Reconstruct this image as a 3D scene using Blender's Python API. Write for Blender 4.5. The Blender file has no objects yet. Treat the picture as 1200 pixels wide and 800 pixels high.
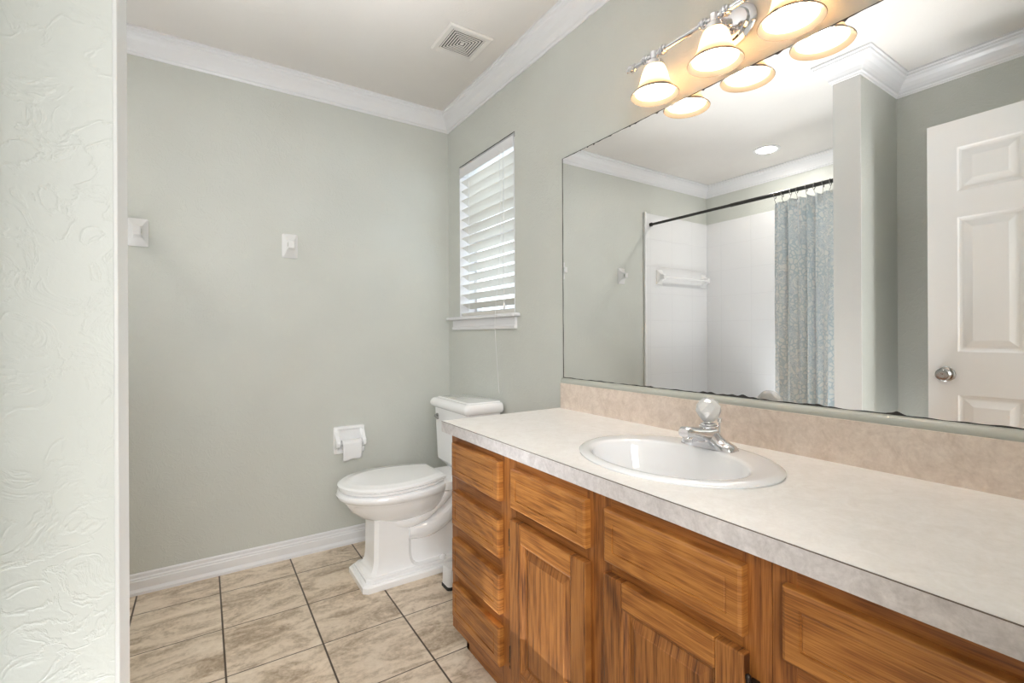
import bpy, bmesh, math, random
from mathutils import Vector, Matrix
random.seed(7)
PI = math.pi
SC = bpy.context.scene
COL = SC.collection

# ------------------------------------------------------------------ camera, world, lights, exposure
F_PX, YAW, HORIZON, CAM_H, ROLL = 553.11, 0.57915, 392.77, 1.1147, 0.00505
cam_d = bpy.data.cameras.new('camera'); cam = bpy.data.objects.new('camera', cam_d); COL.objects.link(cam)
cam_d.sensor_width = 36.0; cam_d.lens = F_PX / 1200 * 36.0; cam_d.clip_start = 0.01
cam_d.shift_y = (HORIZON - 400) / 1200
cam.matrix_world = (Matrix.Translation((0, 0, CAM_H)) @ Matrix.Rotation(-YAW, 4, 'Z')
                    @ Matrix.Rotation(PI / 2, 4, 'X') @ Matrix.Rotation(-ROLL, 4, 'Z'))
SC.camera = cam
SC.view_settings.view_transform = 'Standard'; SC.view_settings.look = 'None'
SC.view_settings.gamma = 1.0; SC.view_settings.use_curve_mapping = False
SC.view_settings.exposure = 0.56
SC.cycles.max_bounces = 14; SC.cycles.diffuse_bounces = 8; SC.cycles.glossy_bounces = 8
SC.cycles.transmission_bounces = 8
SC.cycles.caustics_reflective = False; SC.cycles.caustics_refractive = False
SC.cycles.sample_clamp_indirect = 60.0

W = bpy.data.worlds.new('daylight'); SC.world = W; W.use_nodes = True
W.node_tree.nodes['Background'].inputs[0].default_value = (0.86, 0.93, 1.0, 1)
W.node_tree.nodes['Background'].inputs[1].default_value = 2.2

BULB_STRENGTH = 95.0
ROOM_FILL_POWER = 9.0
ALCOVE_POWER = 4.2
HALL_POWER = 39.0
SHOWER_CAN = 130.0

def area(name, loc, target, sx, sy, power, color, spread=180):
    d = bpy.data.lights.new(name, 'AREA'); d.shape = 'RECTANGLE'; d.size = sx; d.size_y = sy
    d.energy = power; d.color = color; d.spread = math.radians(spread)
    o = bpy.data.objects.new(name, d); COL.objects.link(o); o.location = loc
    o.rotation_euler = (Vector(target) - Vector(loc)).to_track_quat('-Z', 'Y').to_euler()
    return o
area('hall_fill', (-0.25, -1.20, 1.60), (0.55, 1.9, 0.7), 1.0, 1.3, HALL_POWER, (0.97, 0.985, 1.0))  # added soft fill through the doorway, not a lamp of the hall
area('room_fill', (0.13, 1.05, 0.30), (0.1301, 1.05, 2.6), 0.40, 1.5, ROOM_FILL_POWER, (0.93, 0.97, 1.0), 62)  # added upward fill low in the room to even out the ceiling
area('alcove_fill', (-0.95, 1.85, 0.45), (-0.951, 1.85, 2.6), 0.4, 1.1, ALCOVE_POWER, (0.94, 0.97, 1.0), 120)  # added unseen fill above the tub, brightens the shower alcove

# ------------------------------------------------------------------ main dimensions (metres)
R, D, CEIL = 1.2511, 2.6126, 2.435          # mirror wall plane, back wall plane, ceiling
XD = -0.552                                 # wall with the open door
XS = -1.328                                 # far shower wall
PX, PY0, PY1 = -0.112, 0.963, 1.078         # stub partition: free end plane, near and far faces

# ------------------------------------------------------------------ materials
def srgb(r, g, b):
    f = lambda c: (c / 255 / 12.92) if c / 255 <= 0.04045 else ((c / 255 + 0.055) / 1.055) ** 2.4
    return (f(r), f(g), f(b), 1)

def new_mat(name):
    m = bpy.data.materials.new(name); m.use_nodes = True
    nt = m.node_tree
    return m, nt, nt.nodes['Principled BSDF']

def plain(name, col, rough=0.5, metal=0.0, spec=0.5, coat=0.0):
    m, nt, b = new_mat(name)
    b.inputs['Base Color'].default_value = col; b.inputs['Roughness'].default_value = rough
    b.inputs['Metallic'].default_value = metal; b.inputs['Specular IOR Level'].default_value = spec
    b.inputs['Coat Weight'].default_value = coat; b.inputs['Coat Roughness'].default_value = 0.05
    return m

def N(nt, kind, **kw):
    n = nt.nodes.new(kind)
    for k, v in kw.items():
        if k in n.inputs: n.inputs[k].default_value = v
        else: setattr(n, k, v)
    return n

def coords(nt, scale=(1, 1, 1), rot=(0, 0, 0), rand=False):
    tc = N(nt, 'ShaderNodeTexCoord'); mp = N(nt, 'ShaderNodeMapping')
    mp.inputs['Scale'].default_value = scale; mp.inputs['Rotation'].default_value = rot
    src = tc.outputs['Object']
    if rand:
        oi = N(nt, 'ShaderNodeObjectInfo'); mu = N(nt, 'ShaderNodeMath', operation='MULTIPLY')
        mu.inputs[1].default_value = 17.0
        nt.links.new(oi.outputs['Random'], mu.inputs[0])
        va = N(nt, 'ShaderNodeVectorMath', operation='ADD')
        nt.links.new(src, va.inputs[0]); nt.links.new(mu.outputs[0], va.inputs[1]); src = va.outputs[0]
    nt.links.new(src, mp.inputs['Vector'])
    return mp.outputs['Vector']

def ramp(nt, stops):
    r = N(nt, 'ShaderNodeValToRGB'); e = r.color_ramp.elements
    e[0].position, e[0].color = stops[0]; e[1].position, e[1].color = stops[-1]
    for p, c in stops[1:-1]:
        x = e.new(p); x.color = c
    return r

def painted_wall(name, col, bump=0.28, rough=0.42):
    m, nt, b = new_mat(name); L = nt.links.new
    b.inputs['Roughness'].default_value = rough; b.inputs['Specular IOR Level'].default_value = 0.45
    v = coords(nt)
    n1 = N(nt, 'ShaderNodeTexNoise', Scale=13.0, Detail=5.0, Roughness=0.55, Distortion=1.4)
    n2 = N(nt, 'ShaderNodeTexNoise', Scale=55.0, Detail=3.0, Roughness=0.6, Distortion=0.6)
    n3 = N(nt, 'ShaderNodeTexNoise', Scale=3.0, Detail=2.0)
    for n in (n1, n2, n3): L(v, n.inputs['Vector'])
    r1 = ramp(nt, [(0.46, (0, 0, 0, 1)), (0.50, (1, 1, 1, 1)), (0.54, (0.15, 0.15, 0.15, 1))])
    L(n1.outputs['Fac'], r1.inputs['Fac'])
    mul = N(nt, 'ShaderNodeMath', operation='MULTIPLY'); L(r1.outputs['Color'], mul.inputs[0]); L(n2.outputs['Fac'], mul.inputs[1])
    add = N(nt, 'ShaderNodeMath', operation='MULTIPLY_ADD'); L(n2.outputs['Fac'], add.inputs[0]); add.inputs[1].default_value = 0.45; L(mul.outputs[0], add.inputs[2])
    bp = N(nt, 'ShaderNodeBump', Strength=bump, Distance=0.004); L(add.outputs[0], bp.inputs['Height'])
    L(bp.outputs['Normal'], b.inputs['Normal'])
    c2 = tuple(x * 0.95 for x in col[:3]) + (1,)
    rc = ramp(nt, [(0.3, c2), (0.7, col)]); L(n3.outputs['Fac'], rc.inputs['Fac']); L(rc.outputs['Color'], b.inputs['Base Color'])
    return m

SAGE = (0.615, 0.63, 0.59, 1)
M = {}
M['wall'] = painted_wall('sage_wall_paint', SAGE)
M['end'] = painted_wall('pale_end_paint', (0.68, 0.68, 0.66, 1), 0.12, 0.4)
M['ceil'] = painted_wall('ceiling_paint', (0.74, 0.705, 0.67, 1), 0.15, 0.45)
M['trim'] = plain('trim_white_gloss', (0.78, 0.78, 0.80, 1), 0.28)
M['white'] = plain('white_plastic', (0.80, 0.80, 0.80, 1), 0.35)
M['door'] = plain('door_white', (0.93, 0.93, 0.93, 1), 0.35)
M['porc'] = plain('porcelain', (0.93, 0.935, 0.945, 1), 0.08, coat=0.6)
M['sink'] = plain('sink_porcelain', (0.83, 0.835, 0.845, 1), 0.07, coat=0.6)
M['chrome'] = plain('chrome', (0.78, 0.78, 0.80, 1), 0.08, 1.0)
M['nickel'] = plain('satin_nickel', (0.42, 0.41, 0.40, 1), 0.22, 1.0)
M['rod'] = plain('dark_bronze_rod', (0.06, 0.058, 0.055, 1), 0.3, 0.6)
M['black'] = plain('black_rubber', (0.012, 0.012, 0.012, 1), 0.6)
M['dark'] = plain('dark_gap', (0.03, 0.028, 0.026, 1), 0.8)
M['edge'] = plain('blackened_mirror_edge', (0.035, 0.033, 0.03, 1), 0.6)
M['hinge'] = plain('dark_hinge_metal', (0.03, 0.02, 0.015, 1), 0.45, 0.5)
M['paper'] = plain('tissue_paper', (0.85, 0.85, 0.86, 1), 0.9, spec=0.1)
M['ledge'] = plain('sage_ledge_paint', (0.47, 0.485, 0.44, 1), 0.4)
M['hall'] = plain('hall_paint', (0.6, 0.6, 0.57, 1), 0.6)

def mirror_mat():
    m, nt, b = new_mat('mirror_silver')
    b.inputs['Base Color'].default_value = (0.93, 0.935, 0.93, 1); b.inputs['Metallic'].default_value = 1
    b.inputs['Roughness'].default_value = 0.0
    return m
M['mirror'] = mirror_mat()

def wood(name, axis, light, mid, dk, rings=5.0):
    """oak; grain runs along axis ('Y' across the front, 'Z' up the front)."""
    m, nt, b = new_mat(name); L = nt.links.new
    b.inputs['Roughness'].default_value = 0.34; b.inputs['Specular IOR Level'].default_value = 0.45
    def c(al, ac): return coords(nt, (2.0, al, ac) if axis == 'Y' else (2.0, ac, al), rand=True)
    def mth(op, a, bb, cc=None):
        n = N(nt, 'ShaderNodeMath', operation=op)
        for k, v in enumerate((a, bb, cc)):
            if v is None: continue
            if isinstance(v, (int, float)): n.inputs[k].default_value = v
            else: L(v, n.inputs[k])
        return n.outputs[0]
    warp = N(nt, 'ShaderNodeTexNoise', Scale=1.0, Detail=2.0, Distortion=0.4); L(c(1.1, rings), warp.inputs['Vector'])
    ring = mth('PINGPONG', mth('MULTIPLY', warp.outputs['Fac'], 26.0), 1.0)          # cathedral bands
    streak = N(nt, 'ShaderNodeTexNoise', Scale=1.0, Detail=5.0, Roughness=0.65, Distortion=0.3); L(c(3.0, 95.0), streak.inputs['Vector'])
    pore = N(nt, 'ShaderNodeTexNoise', Scale=1.0, Detail=2.0, Roughness=0.6); L(c(14.0, 430.0), pore.inputs['Vector'])
    tone = N(nt, 'ShaderNodeTexNoise', Scale=1.0, Detail=1.0); L(c(1.5, 4.0), tone.inputs['Vector'])
    v = mth('MULTIPLY', mth('POWER', ring, 1.4), 0.11)
    v = mth('MULTIPLY_ADD', streak.outputs['Fac'], 0.75, v)
    v = mth('MULTIPLY_ADD', pore.outputs['Fac'], 0.55, v)
    v = mth('MULTIPLY_ADD', tone.outputs['Fac'], 0.20, v)
    v = mth('SUBTRACT', v, 0.285)
    r1 = ramp(nt, [(0.33, dk), (0.46, mid), (0.62, light)]); L(v, r1.inputs['Fac'])
    L(r1.outputs['Color'], b.inputs['Base Color'])
    bp = N(nt, 'ShaderNodeBump', Strength=0.3, Distance=0.0006); L(v, bp.inputs['Height']); L(bp.outputs['Normal'], b.inputs['Normal'])
    return m
FL, FM, FD = (0.44, 0.186, 0.044, 1), (0.29, 0.105, 0.022, 1), (0.17, 0.058, 0.014, 1)
SL, SM, SD = (0.37, 0.143, 0.034, 1), (0.25, 0.086, 0.019, 1), (0.14, 0.045, 0.011, 1)
M['woodY'] = wood('oak_grain_across', 'Y', FL, FM, FD)
M['woodZ'] = wood('oak_grain_upright', 'Z', (0.36, 0.146, 0.036, 1), (0.22, 0.078, 0.018, 1), (0.075, 0.024, 0.007, 1))
M['frameY'] = wood('oak_frame_across', 'Y', SL, SM, SD)
M['frameZ'] = wood('oak_frame_upright', 'Z', SL, SM, SD)

def laminate(name, c1, c2, scale, rough):
    m, nt, b = new_mat(name); L = nt.links.new
    b.inputs['Roughness'].default_value = rough
    v = coords(nt)
    n = N(nt, 'ShaderNodeTexNoise', Scale=scale, Detail=8.0, Roughness=0.7, Distortion=1.2); L(v, n.inputs['Vector'])
    n2 = N(nt, 'ShaderNodeTexNoise', Scale=scale * 7, Detail=3.0, Roughness=0.6); L(v, n2.inputs['Vector'])
    a = N(nt, 'ShaderNodeMath', operation='MULTIPLY_ADD'); L(n2.outputs['Fac'], a.inputs[0]); a.inputs[1].default_value = 0.35; L(n.outputs['Fac'], a.inputs[2])
    r = ramp(nt, [(0.42, c1), (0.88, c2)]); L(a.outputs[0], r.inputs['Fac']); L(r.outputs['Color'], b.inputs['Base Color'])
    return m
M['top'] = laminate('cream_laminate', (0.80, 0.775, 0.74, 1), (0.92, 0.905, 0.885, 1), 22, 0.4)
M['topedge'] = laminate('grey_laminate_edge', (0.46, 0.43, 0.425, 1), (0.72, 0.685, 0.68, 1), 26, 0.4)
M['splash'] = laminate('tan_laminate', (0.58, 0.475, 0.40, 1), (0.82, 0.72, 0.635, 1), 22, 0.4)

def tile_floor():
    m, nt, b = new_mat('stone_floor_tile'); L = nt.links.new
    tc = N(nt, 'ShaderNodeTexCoord'); sp = N(nt, 'ShaderNodeSeparateXYZ'); L(tc.outputs['Object'], sp.inputs[0])
    T = 0.3022
    def axis(out, off, w):
        a = N(nt, 'ShaderNodeMath', operation='ADD'); L(out, a.inputs[0]); a.inputs[1].default_value = -off + 40 * T
        d = N(nt, 'ShaderNodeMath', operation='DIVIDE'); L(a.outputs[0], d.inputs[0]); d.inputs[1].default_value = T
        fl = N(nt, 'ShaderNodeMath', operation='FLOOR'); L(d.outputs[0], fl.inputs[0])
        fr = N(nt, 'ShaderNodeMath', operation='FRACT'); L(d.outputs[0], fr.inputs[0])
        s = N(nt, 'ShaderNodeMath', operation='SUBTRACT'); L(fr.outputs[0], s.inputs[0]); s.inputs[1].default_value = 0.5
        ab = N(nt, 'ShaderNodeMath', operation='ABSOLUTE'); L(s.outputs[0], ab.inputs[0])
        g = N(nt, 'ShaderNodeMapRange'); L(ab.outputs[0], g.inputs['Value'])
        g.inputs['From Min'].default_value = 0.5 - w / T; g.inputs['From Max'].default_value = 0.5 - w / T * 0.55
        return g.outputs[0], fl.outputs[0]
    gx, fx = axis(sp.outputs['X'], 0.0575, 0.0040)
    gy, fy = axis(sp.outputs['Y'], 2.1120, 0.0028)
    gm = N(nt, 'ShaderNodeMath', operation='MAXIMUM'); L(gx, gm.inputs[0]); L(gy, gm.inputs[1])
    cb = N(nt, 'ShaderNodeCombineXYZ'); L(fx, cb.inputs[0]); L(fy, cb.inputs[1])
    wn = N(nt, 'ShaderNodeTexWhiteNoise', noise_dimensions='3D'); L(cb.outputs[0], wn.inputs['Vector'])
    sc = N(nt, 'ShaderNodeVectorMath', operation='SCALE'); L(wn.outputs['Color'], sc.inputs[0]); sc.inputs['Scale'].default_value = 9.0
    va = N(nt, 'ShaderNodeVectorMath', operation='ADD'); L(tc.outputs['Object'], va.inputs[0]); L(sc.outputs[0], va.inputs[1])
    mp = N(nt, 'ShaderNodeMapping'); mp.inputs['Scale'].default_value = (1, 2.6, 1); mp.inputs['Rotation'].default_value = (0, 0, 0.35); L(va.outputs[0], mp.inputs['Vector'])
    n1 = N(nt, 'ShaderNodeTexNoise', Scale=4.2, Detail=9.0, Roughness=0.68, Distortion=1.1); L(mp.outputs[0], n1.inputs['Vector'])
    n2 = N(nt, 'ShaderNodeTexNoise', Scale=60.0, Detail=4.0, Roughness=0.7); L(va.outputs[0], n2.inputs['Vector'])
    a = N(nt, 'ShaderNodeMath', operation='MULTIPLY_ADD'); L(n2.outputs['Fac'], a.inputs[0]); a.inputs[1].default_value = 0.35; L(n1.outputs['Fac'], a.inputs[2])
    r = ramp(nt, [(0.48, (0.33, 0.245, 0.165, 1)), (0.60, (0.52, 0.415, 0.305, 1)), (0.70, (0.70, 0.585, 0.455, 1)), (0.85, (0.80, 0.69, 0.56, 1))])
    L(a.outputs[0], r.inputs['Fac'])
    mx = N(nt, 'ShaderNodeMix', data_type='RGBA'); L(gm.outputs[0], mx.inputs['Factor']); L(r.outputs['Color'], mx.inputs[6])
    mx.inputs[7].default_value = (0.075, 0.05, 0.032, 1)
    L(mx.outputs[2], b.inputs['Base Color']); b.inputs['Roughness'].default_value = 0.42
    inv = N(nt, 'ShaderNodeMath', operation='MULTIPLY_ADD'); L(gm.outputs[0], inv.inputs[0]); inv.inputs[1].default_value = -1.0; L(n2.outputs['Fac'], inv.inputs[2])
    bp = N(nt, 'ShaderNodeBump', Strength=0.35, Distance=0.0012); L(inv.outputs[0], bp.inputs['Height']); L(bp.outputs['Normal'], b.inputs['Normal'])
    return m
M['floor'] = tile_floor()

def surround_mat():
    m, nt, b = new_mat('shower_surround_panel'); L = nt.links.new
    b.inputs['Base Color'].default_value = (0.78, 0.78, 0.79, 1); b.inputs['Roughness'].default_value = 0.25
    tc = N(nt, 'ShaderNodeTexCoord'); sp = N(nt, 'ShaderNodeSeparateXYZ'); L(tc.outputs['Object'], sp.inputs[0])
    outs = []
    for ax, off, T in (('X', -0.83, 0.27), ('Y', 2.19, 0.27), ('Z', 1.231, 0.221)):
        a = N(nt, 'ShaderNodeMath', operation='ADD'); L(sp.outputs[ax], a.inputs[0]); a.inputs[1].default_value = -off + 20 * T
        d = N(nt, 'ShaderNodeMath', operation='DIVIDE'); L(a.outputs[0], d.inputs[0]); d.inputs[1].default_value = T
        fr = N(nt, 'ShaderNodeMath', operation='FRACT'); L(d.outputs[0], fr.inputs[0])
        s = N(nt, 'ShaderNodeMath', operation='SUBTRACT'); L(fr.outputs[0], s.inputs[0]); s.inputs[1].default_value = 0.5
        ab = N(nt, 'ShaderNodeMath', operation='ABSOLUTE'); L(s.outputs[0], ab.inputs[0])
        g = N(nt, 'ShaderNodeMapRange'); L(ab.outputs[0], g.inputs['Value']); g.inputs['From Min'].default_value = 0.5 - 0.012; g.inputs['From Max'].default_value = 0.5 - 0.003
        outs.append(g.outputs[0])
    m1 = N(nt, 'ShaderNodeMath', operation='MAXIMUM'); L(outs[0], m1.inputs[0]); L(outs[1], m1.inputs[1])
    m2 = N(nt, 'ShaderNodeMath', operation='MAXIMUM'); L(m1.outputs[0], m2.inputs[0]); L(outs[2], m2.inputs[1])
    # no joints near the very edges of X/Y panels is not needed; grooves are shallow
    iv = N(nt, 'ShaderNodeMath', operation='SUBTRACT'); iv.inputs[0].default_value = 1.0; L(m2.outputs[0], iv.inputs[1])
    bp = N(nt, 'ShaderNodeBump', Strength=0.35, Distance=0.002); L(iv.outputs[0], bp.inputs['Height']); L(bp.outputs['Normal'], b.inputs['Normal'])
    rc = ramp(nt, [(0.0, (0.76, 0.76, 0.77, 1)), (1.0, (0.72, 0.72, 0.73, 1))]); L(m2.outputs[0], rc.inputs['Fac']); L(rc.outputs['Color'], b.inputs['Base Color'])
    return m
M['surround'] = surround_mat()

def curtain_mat():
    m, nt, b = new_mat('patterned_curtain_cloth'); L = nt.links.new
    b.inputs['Roughness'].default_value = 0.85; b.inputs['Specular IOR Level'].default_value = 0.15
    v = coords(nt, (1, 1, 1))
    n = N(nt, 'ShaderNodeTexNoise', Scale=17.0, Detail=5.0, Roughness=0.6, Distortion=2.6); L(v, n.inputs['Vector'])
    n2 = N(nt, 'ShaderNodeTexNoise', Scale=7.0, Detail=2.0, Distortion=1.0); L(v, n2.inputs['Vector'])
    vo = N(nt, 'ShaderNodeTexVoronoi', Scale=34.0, feature='DISTANCE_TO_EDGE'); L(v, vo.inputs['Vector'])
    r1 = ramp(nt, [(0.44, (0.92, 0.93, 0.92, 1)), (0.49, (0.50, 0.60, 0.67, 1)), (0.52, (0.90, 0.92, 0.93, 1)), (0.60, (0.66, 0.74, 0.79, 1)), (0.64, (0.93, 0.93, 0.92, 1))])
    L(n.outputs['Fac'], r1.inputs['Fac'])
    r2 = ramp(nt, [(0.05, (0.66, 0.74, 0.78, 1)), (0.16, (0.90, 0.91, 0.90, 1))]); L(vo.outputs['Distance'], r2.inputs['Fac'])
    r3 = ramp(nt, [(0.47, (0, 0, 0, 1)), (0.53, (1, 1, 1, 1))]); L(n2.outputs['Fac'], r3.inputs['Fac'])
    mx = N(nt, 'ShaderNodeMix', data_type='RGBA'); L(r3.outputs['Color'], mx.inputs['Factor']); L(r1.outputs['Color'], mx.inputs[6]); L(r2.outputs['Color'], mx.inputs[7])
    mb = N(nt, 'ShaderNodeMix', data_type='RGBA', blend_type='MULTIPLY'); mb.inputs['Factor'].default_value = 0.0
    L(mx.outputs[2], mb.inputs[6]); L(r1.outputs['Color'], mb.inputs[7])
    L(mb.outputs[2], b.inputs['Base Color'])
    return m
M['curtain'] = curtain_mat()

def shade_mat():
    m = bpy.data.materials.new('frosted_amber_glass'); m.use_nodes = True; nt = m.node_tree; L = nt.links.new
    nt.nodes.remove(nt.nodes['Principled BSDF']); out = nt.nodes['Material Output']
    tr = N(nt, 'ShaderNodeBsdfTranslucent'); tr.inputs['Color'].default_value = (0.84, 0.65, 0.44, 1)
    df = N(nt, 'ShaderNodeBsdfDiffuse'); df.inputs['Color'].default_value = (0.62, 0.48, 0.34, 1)
    gl = N(nt, 'ShaderNodeBsdfGlossy', Roughness=0.25)
    m1 = N(nt, 'ShaderNodeMixShader'); m1.inputs[0].default_value = 0.62; L(tr.outputs[0], m1.inputs[1]); L(df.outputs[0], m1.inputs[2])
    m2 = N(nt, 'ShaderNodeMixShader'); m2.inputs[0].default_value = 0.04; L(m1.outputs[0], m2.inputs[1]); L(gl.outputs[0], m2.inputs[2])
    L(m2.outputs[0], out.inputs['Surface'])
    return m
M['shade'] = shade_mat()
M['rim'] = plain('amber_glass_rim', (0.19, 0.14, 0.09, 1), 0.2)

def emit(name, col, s):
    m = bpy.data.materials.new(name); m.use_nodes = True; nt = m.node_tree
    nt.nodes.remove(nt.nodes['Principled BSDF'])
    e = N(nt, 'ShaderNodeEmission'); e.inputs[0].default_value = col; e.inputs[1].default_value = s
    nt.links.new(e.outputs[0], nt.nodes['Material Output'].inputs['Surface'])
    return m
M['bulb'] = emit('lit_bulb', (1.0, 0.955, 0.90, 1), BULB_STRENGTH)
M['can'] = emit('lit_can_lens', (1.0, 0.96, 0.90, 1), SHOWER_CAN)

def acrylic():
    m, nt, b = new_mat('clear_cut_acrylic')
    b.inputs['Base Color'].default_value = (0.97, 0.97, 0.96, 1); b.inputs['Roughness'].default_value = 0.02
    b.inputs['Transmission Weight'].default_value = 0.32; b.inputs['IOR'].default_value = 1.45
    return m
M['acrylic'] = acrylic()
def glass():
    m = bpy.data.materials.new('window_glass'); m.use_nodes = True; nt = m.node_tree
    nt.nodes.remove(nt.nodes['Principled BSDF'])
    t = N(nt, 'ShaderNodeBsdfTransparent'); t.inputs[0].default_value = (0.93, 0.96, 0.97, 1)
    g = N(nt, 'ShaderNodeBsdfGlossy', Roughness=0.0); mx = N(nt, 'ShaderNodeMixShader'); mx.inputs[0].default_value = 0.06
    nt.links.new(t.outputs[0], mx.inputs[1]); nt.links.new(g.outputs[0], mx.inputs[2])
    nt.links.new(mx.outputs[0], nt.nodes['Material Output'].inputs['Surface'])
    return m
M['glass'] = glass()
def slat_mat():
    m, nt, b = new_mat('cream_blind_slat')
    b.inputs['Base Color'].default_value = (0.80, 0.78, 0.73, 1); b.inputs['Roughness'].default_value = 0.4
    tr = N(nt, 'ShaderNodeBsdfTranslucent'); tr.inputs['Color'].default_value = (0.85, 0.82, 0.74, 1)
    mx = N(nt, 'ShaderNodeMixShader'); mx.inputs[0].default_value = 0.07
    nt.links.new(b.outputs[0], mx.inputs[1]); nt.links.new(tr.outputs[0], mx.inputs[2])
    nt.links.new(mx.outputs[0], nt.nodes['Material Output'].inputs['Surface'])
    return m
M['slat'] = slat_mat()

# ------------------------------------------------------------------ mesh helpers (world coordinates)
def bm_new(): return bmesh.new()

def add_box(bm, x0, x1, y0, y1, z0, z1, bevel=0.0, seg=2):
    vs = [bm.verts.new((x, y, z)) for x in (min(x0, x1), max(x0, x1)) for y in (min(y0, y1), max(y0, y1)) for z in (min(z0, z1), max(z0, z1))]
    idx = [(0, 1, 3, 2), (4, 6, 7, 5), (0, 4, 5, 1), (2, 3, 7, 6), (0, 2, 6, 4), (1, 5, 7, 3)]
    fs = [bm.faces.new([vs[i] for i in f]) for f in idx]
    if bevel > 0:
        es = list({e for f in fs for e in f.edges})
        bmesh.ops.bevel(bm, geom=es, offset=bevel, segments=seg, profile=0.5, affect='EDGES')
    return bm

def add_loft(bm, rings, cap0=True, cap1=True, closed=True):
    vr = [[bm.verts.new(p) for p in r] for r in rings]
    n = len(rings[0])
    for a, b in zip(vr, vr[1:]):
        for i in range(n if closed else n - 1):
            j = (i + 1) % n
            bm.faces.new((a[i], a[j], b[j], b[i]))
    if cap0: bm.faces.new(list(reversed(vr[0])))
    if cap1: bm.faces.new(vr[-1])
    return bm

def frame_axes(d):
    d = d.normalized(); up = Vector((0, 0, 1)) if abs(d.z) < 0.9 else Vector((1, 0, 0))
    a = d.cross(up).normalized(); return a, d.cross(a).normalized()

def add_lathe(bm, c, axis, prof, n=32, caps=True):
    """prof: list of (distance along axis, radius)"""
    ax = Vector(axis).normalized(); a, b = frame_axes(ax); c = Vector(c)
    rings = [[c + ax * h + (a * math.cos(2 * PI * i / n) + b * math.sin(2 * PI * i / n)) * max(r, 1e-5) for i in range(n)] for h, r in prof]
    return add_loft(bm, rings, caps, caps)

def add_tube(bm, pts, rad, n=12, caps=True):
    pts = [Vector(p) for p in pts]; rings = []
    rads = rad if isinstance(rad, (list, tuple)) else [rad] * len(pts)
    d0 = (pts[1] - pts[0]).normalized(); a, _ = frame_axes(d0)
    for i, p in enumerate(pts):
        d = (pts[min(i + 1, len(pts) - 1)] - pts[max(i - 1, 0)]).normalized()
        a = (a - d * a.dot(d)).normalized(); b = d.cross(a)
        rings.append([p + (a * math.cos(2 * PI * k / n) + b * math.sin(2 * PI * k / n)) * rads[i] for k in range(n)])
    return add_loft(bm, rings, caps, caps)

def add_torus(bm, c, axis, r, rr, n=20, m=8):
    ax = Vector(axis).normalized(); a, b = frame_axes(ax); c = Vector(c); rings = []
    for i in range(n):
        t = 2 * PI * i / n; e = a * math.cos(t) + b * math.sin(t)
        rings.append([bm.verts.new(c + e * (r + rr * math.cos(2 * PI * k / m)) + ax * rr * math.sin(2 * PI * k / m)) for k in range(m)])
    for i in range(n):
        for k in range(m):
            A, B = rings[i], rings[(i + 1) % n]; bm.faces.new((A[k], B[k], B[(k + 1) % m], A[(k + 1) % m]))
    return bm

def smooth_path(pts, n=8):
    P = [Vector(p) for p in pts]; P = [P[0] * 2 - P[1]] + P + [P[-1] * 2 - P[-2]]; out = []
    for i in range(1, len(P) - 2):
        for k in range(n):
            t = k / n; a, b, c, d = P[i - 1:i + 3]
            out.append(0.5 * ((2 * b) + (c - a) * t + (2 * a - 5 * b + 4 * c - d) * t * t + (3 * b - a - 3 * c + d) * t ** 3))
    out.append(P[-2]); return out

ORG = {}
def obj(name, bm, mat, parent=None, smooth=None, origin=None):
    """links bm (world coordinates) as one mesh object; children share the origin of their thing"""
    o = bpy.data.objects.new(name, None if bm is None else bpy.data.meshes.new(name))
    org = ORG[parent.name] if parent is not None else Vector(origin or (0, 0, 0))
    for v in bm.verts: v.co -= org
    bmesh.ops.recalc_face_normals(bm, faces=bm.faces)
    if smooth is not None:
        for f in bm.faces: f.smooth = True
        for e in bm.edges:
            if len(e.link_faces) == 2 and e.calc_face_angle(0) > math.radians(smooth): e.smooth = False
    bm.to_mesh(o.data); bm.free()
    for m in (mat if isinstance(mat, (list, tuple)) else [mat]): o.data.materials.append(m)
    COL.objects.link(o)
    if parent is not None: o.parent = parent
    else: o.location = org
    ORG[o.name] = org
    return o

def tag(o, label, cat, group=None):
    o['label'] = label; o['category'] = cat
    if group: o['group'] = group
    return o

def thing(name, label, cat, loc, group=None):
    o = bpy.data.objects.new(name, None); COL.objects.link(o); o.location = loc
    o.empty_display_size = 0.05
    ORG[o.name] = Vector(loc); return tag(o, label, cat, group)

def struct(name, bm, mat, parent=None, smooth=None, label=None):
    o = obj(name, bm, mat, parent, smooth)
    if parent is None: o['kind'] = 'structure'
    if label: o['label'] = label
    return o

def box_obj(*a, **k): return add_box(bm_new(), *a, **k)

# ------------------------------------------------------------------ room shell
TH = 0.10
struct('floor', box_obj(XS - TH, R + TH, -1.75, D + TH, -0.10, 0.0), M['floor'])
struct('ceiling', box_obj(XS - TH, R + TH, -0.12, D + TH, CEIL, CEIL + 0.1), M['ceil'])
struct('wall_back', box_obj(XS - TH, R + 0.13, D, D + TH, 0, CEIL), M['wall'])
struct('wall_far_left', box_obj(XS - TH, XS, PY1 - 0.05, D, 0, CEIL), M['wall'])
struct('wall_left', box_obj(XD - TH, XD, -0.12, PY0, 0, CEIL), M['wall'])
# stub partition with eased corners, plus a pale painted end board
struct('wall_partition', box_obj(XS - 0.02, PX - 0.004, PY0, PY1, 0, CEIL), M['wall'])
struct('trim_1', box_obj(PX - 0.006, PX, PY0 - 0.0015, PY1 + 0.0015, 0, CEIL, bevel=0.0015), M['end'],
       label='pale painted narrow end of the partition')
# front wall with doorway
bm = bm_new(); add_box(bm, XD - TH, -0.255, -0.12, 0, 0, CEIL); add_box(bm, 0.485, R + TH, -0.12, -0.0, 0, CEIL); add_box(bm, -0.255, 0.485, -0.12, 0, 2.05, CEIL)
struct('wall_front', bm, M['wall'])
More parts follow.
